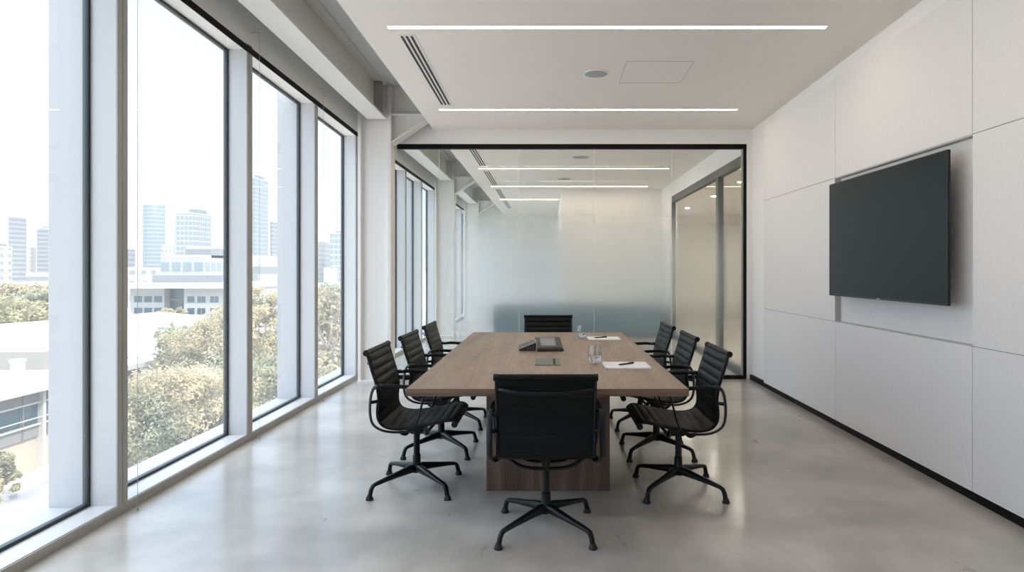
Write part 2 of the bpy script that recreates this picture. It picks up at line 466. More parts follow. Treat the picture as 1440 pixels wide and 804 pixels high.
def long_beam(a, b_, where, hz=3.128):
    up = a < 7
    t = thing('steel_beam', 'white steel I-beam running along the windows ' + where, 'beam')
    obj('bottom_flange', box(BM(), -2.150, -1.925, a, b_, hz, hz + .022, up=up), 'steel_white', t)
    obj('web', box(BM(), -2.045, -2.030, a, b_, hz + .022, 3.53, up=up), 'steel_white', t)
    obj('top_flange', box(BM(), -2.150, -1.925, a, b_, 3.53, 3.56, up=up), 'steel_white', t)
    if b_ < 8:
        b = BM(); box(b, -2.030, -1.93, b_ - .16, b_ - .145, hz + .022, 3.53, up=up); obj('end_stiffener', b, 'alu', t)
        b = BM()
        for k in range(4):
            tube(b, [(-2.03, b_ - .07, 3.2 + .085 * k + .02), (-2.008, b_ - .07, 3.2 + .085 * k + .02)], .013, n=6)
        obj('bolt_row', b, 'alu', t)
long_beam(Y0, 7.43, 'of the meeting room')
long_beam(7.64, 12.45, 'beyond the glass partition')
long_beam(12.66, 16.8, 'deep in the next room')

def cross_beam(y, where, x1=-1.0):
    t = thing('cross_beam', 'white steel cross beam with triangular haunch ' + where, 'beam')
    xa = -1.866
    obj('web', box(BM(), xa, x1, y + .09, y + .105, 3.205, 3.56), 'steel_white', t)
    obj('bottom_flange', box(BM(), xa, x1, y + .0, y + .19, 3.190, 3.206), 'steel_white', t)
    # haunch: triangular web with an inclined bottom flange
    obj('haunch_web', prism(BM(), [(xa, 2.872), (xa, 3.19), (-1.40, 3.19), (-1.40, 3.175)], 'y', y + .09, y + .105), 'steel_white', t)
    obj('haunch_flange', prism(BM(), [(xa, 2.855), (xa, 2.873), (-1.40, 3.19), (-1.37, 3.19)], 'y', y + .0, y + .19), 'steel_white', t)
cross_beam(7.44, 'beside the meeting room column', -1.0)
cross_beam(12.46, 'in the next room')
cross_beam(16.8, 'farthest back')

# ------------------------------------------------------------------ ceiling fittings
def linear_light(y, where, x0=-1.19, x1=2.06, z=None):
    t = thing('linear_light', 'slim recessed linear ceiling light ' + where, 'ceiling light', group='linear ceiling lights')
    up = y < YG
    h = .022
    b = BM(); box(b, x0, x1, y - h, y + h, cz - .003, cz + .001, up=up); obj('diffuser', b, 'lamp', t)
    b = BM()
    box(b, x0 - .006, x1 + .006, y - h - .006, y - h, cz - .004, cz + .001, up=up)
    box(b, x0 - .006, x1 + .006, y + h, y + h + .006, cz - .004, cz + .001, up=up)
    box(b, x0 - .006, x0, y - h, y + h, cz - .004, cz + .001, up=up)
    box(b, x1, x1 + .006, y - h, y + h, cz - .004, cz + .001, up=up)
    obj('housing_rim', b, 'vent', t)
linear_light(4.64, 'across the ceiling nearest the viewer')
linear_light(6.83, 'in front of the glass partition')
linear_light(2.44, 'overhead, above the viewer')
linear_light(10.7, 'first beyond the glass partition')
linear_light(13.0, 'second beyond the glass partition')
linear_light(15.4, 'third beyond the glass partition', -1.19, .25)

def vent(y0, y1, where):
    t = thing('ceiling_vent', 'three-slot linear air diffuser ' + where, 'air vent', group='linear air diffusers')
    up = y0 < YG
    x0, x1 = -1.155, -1.020
    obj('frame', box(BM(), x0, x1, y0, y1, cz - .003, cz + .001, up=up), 'vent', t)
    for k in range(3):
        xs = x0 + .020 + k * .0375
        obj('slot', box(BM(), xs, xs + .020, y0 + .02, y1 - .02, cz - .0045, cz - .001, up=up), 'slot', t)
vent(4.78, 6.66, 'in the ceiling between the linear lights')
vent(8.9, 10.45, 'first beyond the glass partition')
vent(10.96, 12.8, 'second beyond the glass partition')
vent(13.4, 15.2, 'third beyond the glass partition')
vent(15.8, 17.6, 'farthest in the next room')

def speaker(x, y, r, where):
    z = cz + (rise(x, y) if y < YG else 0)
    t = thing('ceiling_speaker', 'round pale grey ceiling speaker ' + where, 'speaker', (x, y, z), group='round ceiling speakers')
    obj('trim_ring', lathe(BM(), [(r, .002), (r, -.006), (r - .012, -.008), (r - .012, .002)], 32), 'vent', t, smooth=True)
    obj('grille', lathe(BM(), [(.0001, -.0085), (r - .012, -.006), (r - .012, .002)], 32), 'grille', t, smooth=True)
speaker(.435, 5.66, .115, 'beside the access panel')
speaker(.50, 9.6, .14, 'first beyond the glass partition')
speaker(.30, 11.9, .14, 'second beyond the glass partition')

# ------------------------------------------------------------------ glass partition
gp = thing('glass_partition', 'black framed full-width glass partition with graduated frosting', 'partition', (0, YG, 0))
def gp_part(name, *a, m='black'): 
    b = BM(); box(b, *a); return obj(name, b, m, gp)
gp_part('top_rail', -1.866, 2.447, -.004, .06, 2.842, 2.898)
gp_part('bottom_rail', -1.866, 2.447, .0, .06, 0, .045)
gp_part('side_post', 2.412, 2.447, .0, .06, .045, 2.852)
xs = [-1.866, -1.352, -.363, .568, 1.527, 2.412]
for i, (a, b_) in enumerate(zip(xs, xs[1:])):
    b = BM()
    # film is on the single room-side skin; the pane is a solid 12 mm sheet behind it
    box(b, a + .003, b_ - .003, .034, .046, .045, 2.852)
    g = obj('glass_panel', b, 'part_glass', gp)
    f = BM(); vs = [f.verts.new(v) for v in ((a + .003, .0335, .045), (b_ - .003, .0335, .045), (b_ - .003, .0335, 2.852), (a + .003, .0335, 2.852))]
    f.faces.new(vs)
    obj('frosted_film', f, 'film', g)
for x in xs[1:-1]:
    gp_part('silicone_joint', x - .003, x + .003, .034, .046, .045, 2.852, m='plaster')
gp_part('edge_channel', 2.392, 2.412, .02, .05, .045, 2.852, m='alu')

# ------------------------------------------------------------------ next room and corridor
struct('ceiling', box(BM(), -1.42, 2.45, YG + .14, YE, cz, cz + .06), 'ceil', label='suspended ceiling of the next room', cat='ceiling')
struct('wall_2', box(BM(), .29, 2.45, 13.5, 13.62, 0, cz), 'plaster', label='white wall facing the viewer inside the next room', cat='wall')
struct('wall_3', box(BM(), .29, .41, 13.62, YE, 0, cz), 'plaster', label='white return wall deep in the next room', cat='wall')
struct('wall_4', box(BM(), -2.56, .41, YE, YE + .12, 0, 3.56), 'plaster', label='far end wall of the next room', cat='wall')
struct('wall_5', box(BM(), 2.45, 2.58, 12.5, 13.62, 0, cz), 'plaster', label='white pier at the end of the corridor glazing', cat='wall')
struct('wall_6', box(BM(), 2.45, 2.58, YG + .14, 12.5, 2.80, cz + .4), 'plaster', label='white bulkhead above the corridor glazing', cat='wall')
struct('wall_7', box(BM(), 5.6, 5.75, 5.5, 21, 0, 3.56), 'beige', label='beige corridor wall', cat='wall')
struct('wall_8', box(BM(), 2.6, 5.75, 5.5, 5.62, 0, 3.56), 'beige', label='beige corridor end wall', cat='wall')
struct('wall_9', box(BM(), 2.58, 5.75, 18.4, 18.52, 0, 3.56), 'beige', label='beige far corridor wall', cat='wall')
struct('ceiling', box(BM(), 2.58, 5.6, 5.62, 18.4, 2.95, 3.0), 'ceil', label='corridor ceiling', cat='ceiling')
cg = thing('corridor_glazing', 'dark framed glass wall between the next room and the corridor', 'partition', (2.45, 0, 0))
def cgp(name, *a, m='alu_dark'):
    b = BM(); box(b, *a); return obj(name, b, m, cg)
M['alu_dark'] = mat('dark_grey_frame', (.06, .075, .075), .4, .4)
cgp('top_rail', 0, .08, YG + .14, 12.5, 2.68, 2.80)
cgp('bottom_rail', 0, .08, YG + .14, 12.5, 0, .10)
cgp('post', .0, .08, 9.03, 9.15, .10, 2.68)
cgp('post', .0, .08, 12.42, 12.5, .10, 2.68)
cgp('post', .0, .08, YG + .14, YG + .22, .10, 2.68)
cgp('glass_panel', .035, .047, 9.15, 12.42, .10, 2.68, m='part_glass')
cgp('glass_panel', .035, .047, YG + .22, 9.03, .10, 2.68, m='part_glass')
for k, (x0, x1, y0, y1) in enumerate(((5.45, 5.598, 11.2, 12.6), (5.45, 5.598, 15.0, 16.4), (4.9, 5.35, 13.6, 14.05))):
    b = BM(); box(b, x0, x1, y0, y1, 0, 2.5)
    tag(obj('timber_panel', b, 'brown', bevel=.01), ['brown timber panel on the corridor wall', 'farther brown timber panel on the corridor wall', 'square brown timber post in the corridor'][k], 'panel')
for k, (x, y) in enumerate(((3.3, 9.6), (3.5, 11.4), (3.6, 13.6), (3.4, 7.6), (3.6, 16.2))):
    t = thing('downlight', 'small round corridor downlight, ' + ['above the glazed corner', 'second along', 'third along', 'nearest', 'farthest along'][k], 'downlight', (x, y, 2.95), group='corridor downlights')
    obj('rim', lathe(BM(), [(.07, .0), (.07, -.006), (.052, -.008), (.052, .0)], 20), 'vent', t)
    obj('lens', lathe(BM(), [(.0001, -.004), (.052, -.004), (.052, .0)], 20), 'down', t)
# sofa behind the frosted band
sf = thing('sofa', 'dark teal low sofa blurred behind the frosted glass', 'sofa', (.65, 12.9, 0))
obj('base', box(BM(), -1.75, 1.65, -.42, .40, .08, .36), 'teal', sf, bevel=.02)
obj('backrest', box(BM(), -1.75, 1.65, .20, .45, .36, .64), 'teal', sf, bevel=.04)
for k in range(3):
    x0 = -1.55 + k * 1.08
    obj('seat_cushion', box(BM(), x0, x0 + 1.05, -.44, .18, .362, .50), 'teal', sf, bevel=.03)
for s in (-1.75, 1.45): obj('armrest', box(BM(), s, s + .2, -.44, .2, .36, .62), 'teal', sf, bevel=.03)
for x in (-1.6, 1.5):
    for y in (-.35, .35): obj('leg', box(BM(), x - .02, x + .02, y - .02, y + .02, 0, .08), 'black', sf)

# ------------------------------------------------------------------ wall screen
tv = thing('wall_screen', 'large dark flat screen on an arm in the recess of the right wall', 'television', (2.38, 4.515, 1.60))
hl, hh = .785, .467
obj('shell', box(BM(), .003, .020, -hl, hl, -hh, hh), 'bezel', tv, bevel=.004)
b = BM()
for a in ((0, .004, -hl, hl, -hh, -hh + .014), (0, .004, -hl, hl, hh - .008, hh), (0, .004, -hl, -hl + .008, -hh + .014, hh - .008), (0, .004, hl - .008, hl, -hh + .014, hh - .008)): box(b, *a)
obj('bezel', b, 'bezel', tv)
obj('screen', box(BM(), .001, .004, -hl + .008, hl - .008, -hh + .014, hh - .008), 'screen', tv)
obj('logo', box(BM(), -.001, .0005, -.02, .02, -hh + .003, -hh + .010), 'logo', tv)
obj('rear_housing', box(BM(), .020, .075, -.62, .62, -.36, .33), 'bezel', tv, bevel=.01)
obj('wall_bracket', box(BM(), .075, .1305, -.22, .22, -.12, .12), 'black', tv)

# ------------------------------------------------------------------ table
tb = thing('conference_table', 'long rectangular walnut conference table on a box pedestal', 'table', (0, 4.65, 0))
obj('tabletop', box(BM(), -.725, .715, -1.446, 1.446, .703, .740), 'wood_top', tb)
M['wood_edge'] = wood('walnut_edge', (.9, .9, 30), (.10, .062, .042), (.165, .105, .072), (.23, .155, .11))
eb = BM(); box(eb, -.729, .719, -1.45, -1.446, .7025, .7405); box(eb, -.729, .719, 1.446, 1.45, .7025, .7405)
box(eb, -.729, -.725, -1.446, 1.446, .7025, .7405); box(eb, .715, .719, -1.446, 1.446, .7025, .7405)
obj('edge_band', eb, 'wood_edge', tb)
obj('pedestal', box(BM(), -.378, .376, -.83, .83, .0, .685), 'wood_ped', tb, bevel=.003)
obj('support_frame', box(BM(), -.45, .45, -1.1, 1.1, .685, .703), 'black', tb)
ZT = .740
def hatch(x0, x1, y0, y1, where):
    t = thing('cable_hatch', 'flush grey metal cable hatch ' + where, 'hatch', ((x0 + x1) / 2, (y0 + y1) / 2, ZT), group='cable hatches in the tabletop')
    hx, hy = (x1 - x0) / 2, (y1 - y0) / 2
    obj('rim', box(BM(), -hx, hx, -hy, hy, .0002, .003), 'hatch', t, bevel=.001)
    obj('lid', box(BM(), -hx + .006, hx - .006, -hy + .008, hy - .008, .003, .005), 'hatch2', t, bevel=.001)
    obj('finger_slot', box(BM(), hx - .048, hx - .034, -hy + .02, hy - .03, .005, .0065), 'black', t)
hatch(-.088, .080, 3.98, 4.28, 'in front of the desk phone')
hatch(-.085, .095, 5.30, 5.58, 'behind the desk phone')

# desk conference phone: wedge console with screen + silver-edged handset wedge
ph = thing('desk_phone', 'dark touchscreen conference phone with silver-edged side wedge', 'phone', (.0, 4.80, ZT), R(4))
def wedge(x0, x1, y0, y1, zf, zb, z0=0.0): return [(y0, z0), (y1, z0), (y1, zb), (y0, zf)]
obj('console', prism(BM(), wedge(0, 0, -.14, .16, .022, .075), 'x', -.095, .105), 'phone', ph, bevel=.004)
sl_ = (.075 - .022) / .30
def on_slope(name, x0, x1, y0, y1, h, m, par):
    z = lambda y: .022 + (y + .14) * sl_
    b = BM(); prism(b, [(y0, z(y0)), (y1, z(y1)), (y1, z(y1) + h), (y0, z(y0) + h)], 'x', x0, x1)
    return obj(name, b, m, par)
on_slope('bezel', -.085, .095, -.125, .150, .003, 'bezel', ph)
on_slope('screen', -.060, .052, -.085, .120, .005, 'phone_lcd', ph)
kp = BM()
for k in range(5):
    y0 = -.08 + k * .042
    z = lambda y: .022 + (y + .14) * sl_
    prism(kp, [(y0, z(y0)), (y0 + .025, z(y0 + .025)), (y0 + .025, z(y0 + .025) + .006), (y0, z(y0) + .006)], 'x', .062, .085)
obj('key_column', kp, 'phone_key', ph)
# side wedge rising towards the console
obj('side_wedge', prism(BM(), [(-.225, 0), (-.100, 0), (-.100, .062), (-.225, .016)], 'y', -.10, .14), 'phone', ph, bevel=.003)
obj('silver_edge', prism(BM(), [(-.225, .016), (-.100, .062), (-.092, .072), (-.098, .0745), (-.108, .070), (-.228, .023)], 'y', -.106, -.101), 'phone_silver', ph)
kf = BM()
for i in range(3):
    for j in range(3):
        x = -.165 + i * .02; z = .010 + j * .012
        if z < (x + .225) * .37 + .004: box(kf, x, x + .012, -.1025, -.0995, z, z + .007)
obj('side_keys', kf, 'phone_key', ph)
obj('silver_strip', box(BM(), -.099, -.094, -.142, .16, .0, .06), 'phone_silver', ph)

def tumbler(x, y, label):
    t = thing('water_glass', label, 'glass', (x, y, ZT), group='stemless water glasses')
    outer = [(.0001, 0), (.022, 0), (.034, .010), (.043, .030), (.046, .050), (.044, .075), (.040, .100), (.037, .120)]
    inner = [(.0358, .120), (.0388, .100), (.0428, .075), (.0448, .050), (.0415, .030), (.0325, .013), (.020, .006), (.0001, .006)]
    obj('glass_bowl', lathe(BM(), outer + inner, 32), 'tumbler', t, smooth=True)
    wp = [(.0001, .0062), (.0202, .0062), (.0324, .0135), (.0414, .0305), (.0446, .048), (.0001, .048)]
    obj('water', lathe(BM(), wp, 32), 'water', t, smooth=True)
tumbler(.302, 4.06, 'stemless glass of water beside the nearer notepad')
tumbler(.298, 5.55, 'stemless glass of water beside the farther notepad')

def notepad(x, y, hx, hy, rz, label, group='white notepads'):
    t = thing('notepad', label, 'notepad', (x, y, ZT), rz, group)
    obj('pages', box(BM(), -hx, hx, -hy, hy, .0015, .010), 'paper', t, bevel=.001)
    obj('backing_board', box(BM(), -hx, hx, -hy, hy, 0, .0015), 'board', t)
    obj('binding', box(BM(), -hx - .0006, -hx + .010, -hy, hy, .0015, .0106), 'paper', t)
notepad(.492, 3.955, .140, .125, R(0), 'white notepad with a pen nearest the viewer')
notepad(.485, 5.50, .140, .12, R(0), 'white notepad with a pen at the far end of the table')
def pen(x, y, rz, label):
    t = thing('pen', label, 'pen', (x, y, ZT + .0105 + .0052), rz, 'black pens')
    b = BM(); tube(b, [(-.052, 0, 0), (.05, 0, 0), (.066, 0, 0)], [.0050, .0050, .0048], n=12); obj('barrel', b, 'pen', t, smooth=True)
    b = BM(); tube(b, [(-.070, 0, 0), (-.066, 0, 0), (-.052, 0, 0)], [.0008, .0018, .0048], n=12); obj('tip', b, 'pen', t, smooth=True)
    b = BM(); box(b, .02, .066, -.0015, .0015, .0048, .0066); obj('clip', b, 'chair_metal', t)
pen(.492, 3.955, R(38), 'black pen lying across the nearer notepad')
pen(.46, 5.50, R(30), 'black pen lying across the farther notepad')

# ------------------------------------------------------------------ chair
def make_chair(label):
    t = thing('office_chair', label, 'chair', group='black ribbed leather office chairs')
    # sling centre line in (y, z); front is +y
    prof = smooth_pts([(0, -.238, .855), (0, -.212, .765), (0, -.185, .68), (0, -.172, .60), (0, -.178, .53), (0, -.173, .475), (0, -.142, .436), (0, -.08, .420),
                       (0, .01, .425), (0, .09, .439), (0, .165, .455), (0, .235, .469), (0, .268, .465), (0, .278, .447)], 12)
    L = [0]
    for a, b in zip(prof, prof[1:]): L.append(L[-1] + (b - a).length)
    tot = L[-1]
    def at(s):
        s = max(0, min(tot, s))
        for i in range(len(L) - 1):
            if L[i + 1] >= s:
                f = (s - L[i]) / max(1e-9, L[i + 1] - L[i]); p = prof[i].lerp(prof[i + 1], f)
                d = (prof[min(i + 2, len(prof) - 1)] - prof[max(i - 1, 0)]).normalized()
                return p, Vector((0, -d.z, d.y))          # normal
        return prof[-1], Vector((0, 0, 1))
    HW = .232
    N = 168; ribs = 17
    b = BM(); rows = []
    for i in range(N + 1):
        s = tot * i / N
        p, nrm = at(s)
        u = (s / tot * ribs) % 1.0
        rib = abs(math.sin(PI * u)) ** .55
        row = []
        for side in (1, -1):
            for j in range(9):
                fx = (j / 4 - 1) * side
                edge = 1 - abs(fx) ** 8
                th = .0055 + .0085 * rib * (.35 + .65 * edge)
                row.append(b.verts.new(Vector((fx * HW, p.y, p.z)) + nrm * (-th if side == 1 else th)))
        rows.append(row)
    for a, c in zip(rows, rows[1:]):
        n = len(a)
        for k in range(n): b.faces.new((a[k], a[(k + 1) % n], c[(k + 1) % n], c[k]))
    b.faces.new(rows[0][::-1]); b.faces.new(rows[-1])
    obj('ribbed_sling', b, 'leather', t, smooth=True)
    # rolled top and front edge
    b = BM(); tube(b, [(-HW - .006, -.243, .862), (-.1, -.243, .862), (.1, -.243, .862), (HW + .006, -.243, .862)], .0165, n=16); obj('top_roll', b, 'leather', t, smooth=True)
    b = BM(); tube(b, [(-HW - .002, .273, .446), (HW + .002, .273, .446)], .017, n=16); obj('front_roll', b, 'leather', t, smooth=True)
    for s in (-1, 1):
        x = s * (HW + .008)
        pts = [Vector((x, p.y, p.z)) for p in (at(tot * i / 60)[0] for i in range(61))]
        b = BM(); tube(b, pts, .0105, .008, n=8, upv=Vector((1, 0, 0)))
        o = obj('side_rail', b, 'chair_metal', t, smooth=True)
        for (yy, zz) in ((-.243, .862), (.273, .446)):
            b = BM(); tube(b, [(x - .006 * s, yy, zz), (x + .012 * s, yy, zz)], .0185, n=16); obj('end_cap', b, 'chair_metal', o, smooth=True)
        # arm loop
        xa = s * (HW + .043)
        loop = smooth_pts([(xa - s * .03, -.150, .672), (xa, -.165, .678), (xa, -.190, .664), (xa, -.205, .63), (xa, -.213, .57), (xa, -.212, .51), (xa, -.198, .458), (xa - s * .006, -.162, .425), (xa - s * .016, -.11, .407), (xa - s * .028, -.04, .402), (xa - s * .034, .03, .408)], 5)
        b = BM(); tube(b, loop, .0075, .0165, n=10, upv=Vector((1, 0, 0)))
        o = obj('arm_loop', b, 'chair_metal', t, smooth=True)
        b = BM(); tube(b, [(xa - s * .03, -.178, .655), (xa, -.185, .668), (xa, -.10, .676), (xa, .02, .670), (xa, .11, .660), (xa, .125, .652)], [.009, .011, .0135, .0135, .0125, .006], [.007, .0075, .0075, .0075, .007, .005], n=12)
        obj('armrest', b, 'chair_metal', t, smooth=True)
        st = smooth_pts([(xa, .112, .655), (xa, .095, .60), (xa - s * .004, .075, .52), (xa - s * .012, .055, .455), (xa - s * .03, .035, .425), (xa - s * .045, .02, .415)], 5)
        b = BM(); tube(b, st, .0065, .009, n=8, upv=Vector((1, 0, 0))); obj('arm_strut', b, 'chair_metal', t, smooth=True)
        b = BM(); tube(b, [(s * HW, -.168, .58), (xa, -.213, .58)], .010, n=8); obj('rail_spacer', b, 'chair_metal', t, smooth=True)
    # back spreader (curved bar behind the top) and seat spreader below
    sp_ = smooth_pts([(-HW - .004, -.222, .800), (-.19, -.248, .795), (-.12, -.262, .786), (0, -.268, .783), (.12, -.262, .786), (.19, -.248, .795), (HW + .004, -.222, .800)], 5)
    b = BM(); tube(b, sp_, .007, .010, n=10); obj('back_spreader', b, 'chair_metal', t, smooth=True)
    for yy, dz in ((-.06, 0), (.09, .010)):
        sp_ = smooth_pts([(-HW - .004, yy, .418 + dz), (-.19, yy, .402 + dz), (-.14, yy, .366), (-.07, yy * .8, .345), (.07, yy * .8, .345), (.14, yy, .366), (.19, yy, .402 + dz), (HW + .004, yy, .418 + dz)], 5)
        b = BM(); tube(b, sp_, .011, .009, n=10); obj('seat_spreader', b, 'chair_metal', t, smooth=True)
    b = BM(); prism(b, [(-.095, .405), (.10, .405), (.055, .355), (.03, .330), (-.03, .330), (-.06, .352)], 'x', -.021, .021); obj('tilt_mechanism', b, 'chair_metal', t, bevel=.006)
    # column and star base
    b = BM(); lathe(b, [(.019, .17), (.019, .335)], 20); obj('gas_column', b, 'chair_metal', t, smooth=True)
    b = BM(); lathe(b, [(.018, .088), (.030, .092), (.031, .13), (.025, .150), (.024, .20), (.019, .205)], 20); obj('hub', b, 'chair_metal', t, smooth=True)
    for k in range(4):
        a = R(45 + 90 * k); c, s = math.cos(a), math.sin(a)
        def P(r, z): return (r * c, r * s, z)
        b = BM()
        tube(b, [P(.012, .118), P(.05, .117), P(.13, .106), P(.22, .093), P(.285, .082), P(.303, .074), P(.313, .055), P(.322, .020)],
             [.024, .023, .0205, .0180, .0160, .0150, .0135, .0140], [.028, .026, .019, .0140, .0115, .0125, .013, .0135], n=12)
        lg = obj('leg', b, 'chair_metal', t, smooth=True)
        b = BM(); lathe(b, [(.0215, 0), (.0225, .004), (.0185, .016), (.014, .026)], 16, P(.3235, 0)); obj('glide', b, 'rubber', lg, smooth=True)
    return t
chair = make_chair('black ribbed chair with its back to the viewer at the near table end')
chair.location = (-.012, 3.255, 0)
for (x, y, rz, lab) in (
    (-.82, 3.90, -90, 'black ribbed chair on the window side, nearest the viewer'),
    (-.80, 4.68, -91, 'black ribbed chair on the window side, in the middle'),
    (-.80, 5.50, -90, 'black ribbed chair on the window side, farthest along the table'),
    (.80, 3.85, 90, 'black ribbed chair on the screen side, nearest the viewer'),
    (.80, 4.63, 90, 'black ribbed chair on the screen side, in the middle'),
    (.80, 5.46, 91, 'black ribbed chair on the screen side, farthest along the table'),
    (.0, 6.26, 180, 'black ribbed chair at the far table end, facing the viewer')):
    dup(chair, (x, y, 0), R(rz), lab)

chair.scale = (1, 1, .965)
# ------------------------------------------------------------------ outside: ground, roads, roofs, trees, city
GZ = -9.0
g = mat('paving', (.52, .48, .43), .9); vary(g, [(.35, (.50, .445, .385)), (.65, (.60, .535, .46))], nscale=.25, detail=6)
M['ground'] = g
struct('ground', box(BM(), -1500, 300, -200, 2500, GZ - 1, GZ), 'ground', label='pale sunlit ground and paving outside', cat='ground')
M['asphalt'] = mat('asphalt', (.25, .25, .26), .9); vary(M['asphalt'], [(.35, (.22, .22, .23)), (.65, (.30, .29, .29))], nscale=.6)
struct('road', box(BM(), -24.2, -14, -60, 400, GZ, GZ + .03), 'asphalt', label='grey road below the windows', cat='road')
struct('kerb', box(BM(), -24.6, -24.2, -60, 400, GZ, GZ + .18), 'ext_white', label='pale kerb along the road', cat='kerb')
M['roof'] = mat('white_metal_roof', (.50, .49, .475), .6)
M['render'] = mat('cream_render', (.46, .39, .32), .8)
M['fascia'] = mat('grey_fascia', (.22, .215, .21), .6)
M['bglass'] = mat('blue_office_glass', (.03, .07, .09), .15)
M['cwhite'] = mat('office_white', (.38, .375, .37), .7)
M['cgrey'] = mat('office_grey', (.17, .18, .19), .7)
M['screenwall'] = mat('ribbed_plant_screen', (.24, .215, .19), .8)

# near office with glazed street front (facing +x), left of the road
XF = -26.5
of = thing('street_office', 'low office with blue window bands and white flat roof beside the road', 'building', (XF, 0, GZ))
obj('body', box(BM(), -26, 0, 10, 40.5, 0, 4.2), 'render', of)
obj('roof_slab', box(BM(), -26.5, .9, 9.5, 41, 4.2, 4.5), 'roof', of)
obj('fascia_band', box(BM(), 0, .12, 10, 40.5, 3.55, 4.2), 'fascia', of)
obj('lower_band', box(BM(), 0, .10, 10, 40.5, 1.75, 2.35), 'fascia', of)
obj('ledge', box(BM(), 0, .22, 10, 40.5, 2.35, 2.43), 'roof', of)
obj('ledge', box(BM(), 0, .22, 10, 40.5, 3.47, 3.55), 'roof', of)
for k in range(20):
    y = 10.2 + k * 1.52
    obj('window', box(BM(), .0, .06, y, y + 1.40, 2.43, 3.47), 'bglass', of)
    obj('panel_mullion', box(BM(), .10, .16, y - .1, y - .04, 1.75, 4.2), 'cgrey', of)
for k in range(6):
    obj('pilaster', box(BM(), .0, .35, 10 + k * 5.6, 10.2 + k * 5.6, 0, 4.2), 'roof', of)
obj('railing', box(BM(), .3, .34, 10, 40.5, 2.75, 2.80), 'roof', of)
obj('plant_screen', box(BM(), -16, -2.9, 36.5, 37.3, 4.5, 5.55), 'screenwall', of)
b = BM(); lathe(b, [(.32, 4.5), (.32, 5.3), (.38, 5.32), (.38, 5.45)], 20, (-2.5, 34.2, 0)); obj('roof_tank', b, 'roof', of, smooth=True)
b = BM(); lathe(b, [(.45, 4.5), (.45, 5.1)], 20, (-7.6, 37.0, 0)); obj('roof_tank', b, 'roof', of, smooth=True)

wh = thing('warehouse', 'long white low-pitched roof warehouse beyond the street office', 'building', (XF, 0, GZ))
obj('body', box(BM(), -34, 0, 43, 69.5, 0, 4.0), 'cwhite', wh)
obj('pitched_roof', prism(BM(), [(-34.5, 4.0), (.6, 4.0), (.6, 4.25), (-17, 5.6), (-34.5, 4.3)], 'y', 42.6, 70), 'roof', wh)
for k in range(5): 
    b = BM(); lathe(b, [(.25, 0), (.25, .6)], 10, (-3 - 2.7 * k, 48 + 4.2 * k, 4.6)); obj('roof_vent', b, 'cgrey', wh)

def facade(name, wall, glass, fh, cw, wz0=.3, wc=.85, rough=.3):
    """procedural facade: rows of glazing fh apart, cw wide, in object space"""
    m = mat(name, wall, .5)
    n = m.node_tree.nodes; l = m.node_tree.links
    t = n.new('ShaderNodeTexCoord'); s = n.new('ShaderNodeSeparateXYZ'); l.new(t.outputs['Object'], s.inputs[0])
    fz = math_node(n, l, 'FRACT', math_node(n, l, 'DIVIDE', s.outputs['Z'], fh))
    xy = math_node(n, l, 'ADD', s.outputs['X'], s.outputs['Y'])
    fx = math_node(n, l, 'FRACT', math_node(n, l, 'ADD', math_node(n, l, 'DIVIDE', xy, cw), 500.0))
    a = math_node(n, l, 'GREATER_THAN', fz, wz0); b = math_node(n, l, 'LESS_THAN', fx, wc)
    c = math_node(n, l, 'MULTIPLY', a, b)
    geo = n.new('ShaderNodeNewGeometry'); s2 = n.new('ShaderNodeSeparateXYZ'); l.new(geo.outputs['Normal'], s2.inputs[0])
    side = math_node(n, l, 'LESS_THAN', math_node(n, l, 'ABSOLUTE', s2.outputs['Z']), .5)
    c = math_node(n, l, 'MULTIPLY', c, side)
    mx = n.new('ShaderNodeMix'); mx.data_type = 'RGBA'
    l.new(c, mx.inputs[0]); mx.inputs[6].default_value = (*wall, 1); mx.inputs[7].default_value = (*glass, 1)
    l.new(mx.outputs[2], bsdf(m).inputs['Base Color'])
    return m
M['f_pale'] = facade('facade_cream_slab', (0.42, 0.41, 0.39), (0.36, 0.355, 0.345), 3.8, 9.0, .35, .5)
M['f_blue'] = facade('facade_blue_glass', (0.247, 0.269, 0.288), (0.157, 0.194, 0.225), 3.6, 3.0, .28, .9)
M['f_tower'] = facade('facade_pale_bands', (0.300, 0.307, 0.315), (0.187, 0.217, 0.243), 3.8, 6.0, .35, .93)
M['f_grid'] = facade('facade_grid', (0.300, 0.307, 0.315), (0.172, 0.206, 0.236), 4.2, 3.4, .30, .8)
M['f_punch'] = facade('facade_punched', (0.307, 0.300, 0.292), (0.187, 0.194, 0.202), 3.6, 4.4, .5, .45)
M['f_band'] = facade('facade_strip_windows', (0.315, 0.311, 0.307), (0.168, 0.180, 0.194), 3.7, 400, .5, 1.1)
M['f_dark'] = facade('facade_grey_bands', (0.225, 0.236, 0.247), (0.150, 0.168, 0.187), 3.8, 500, .45, 1.1)

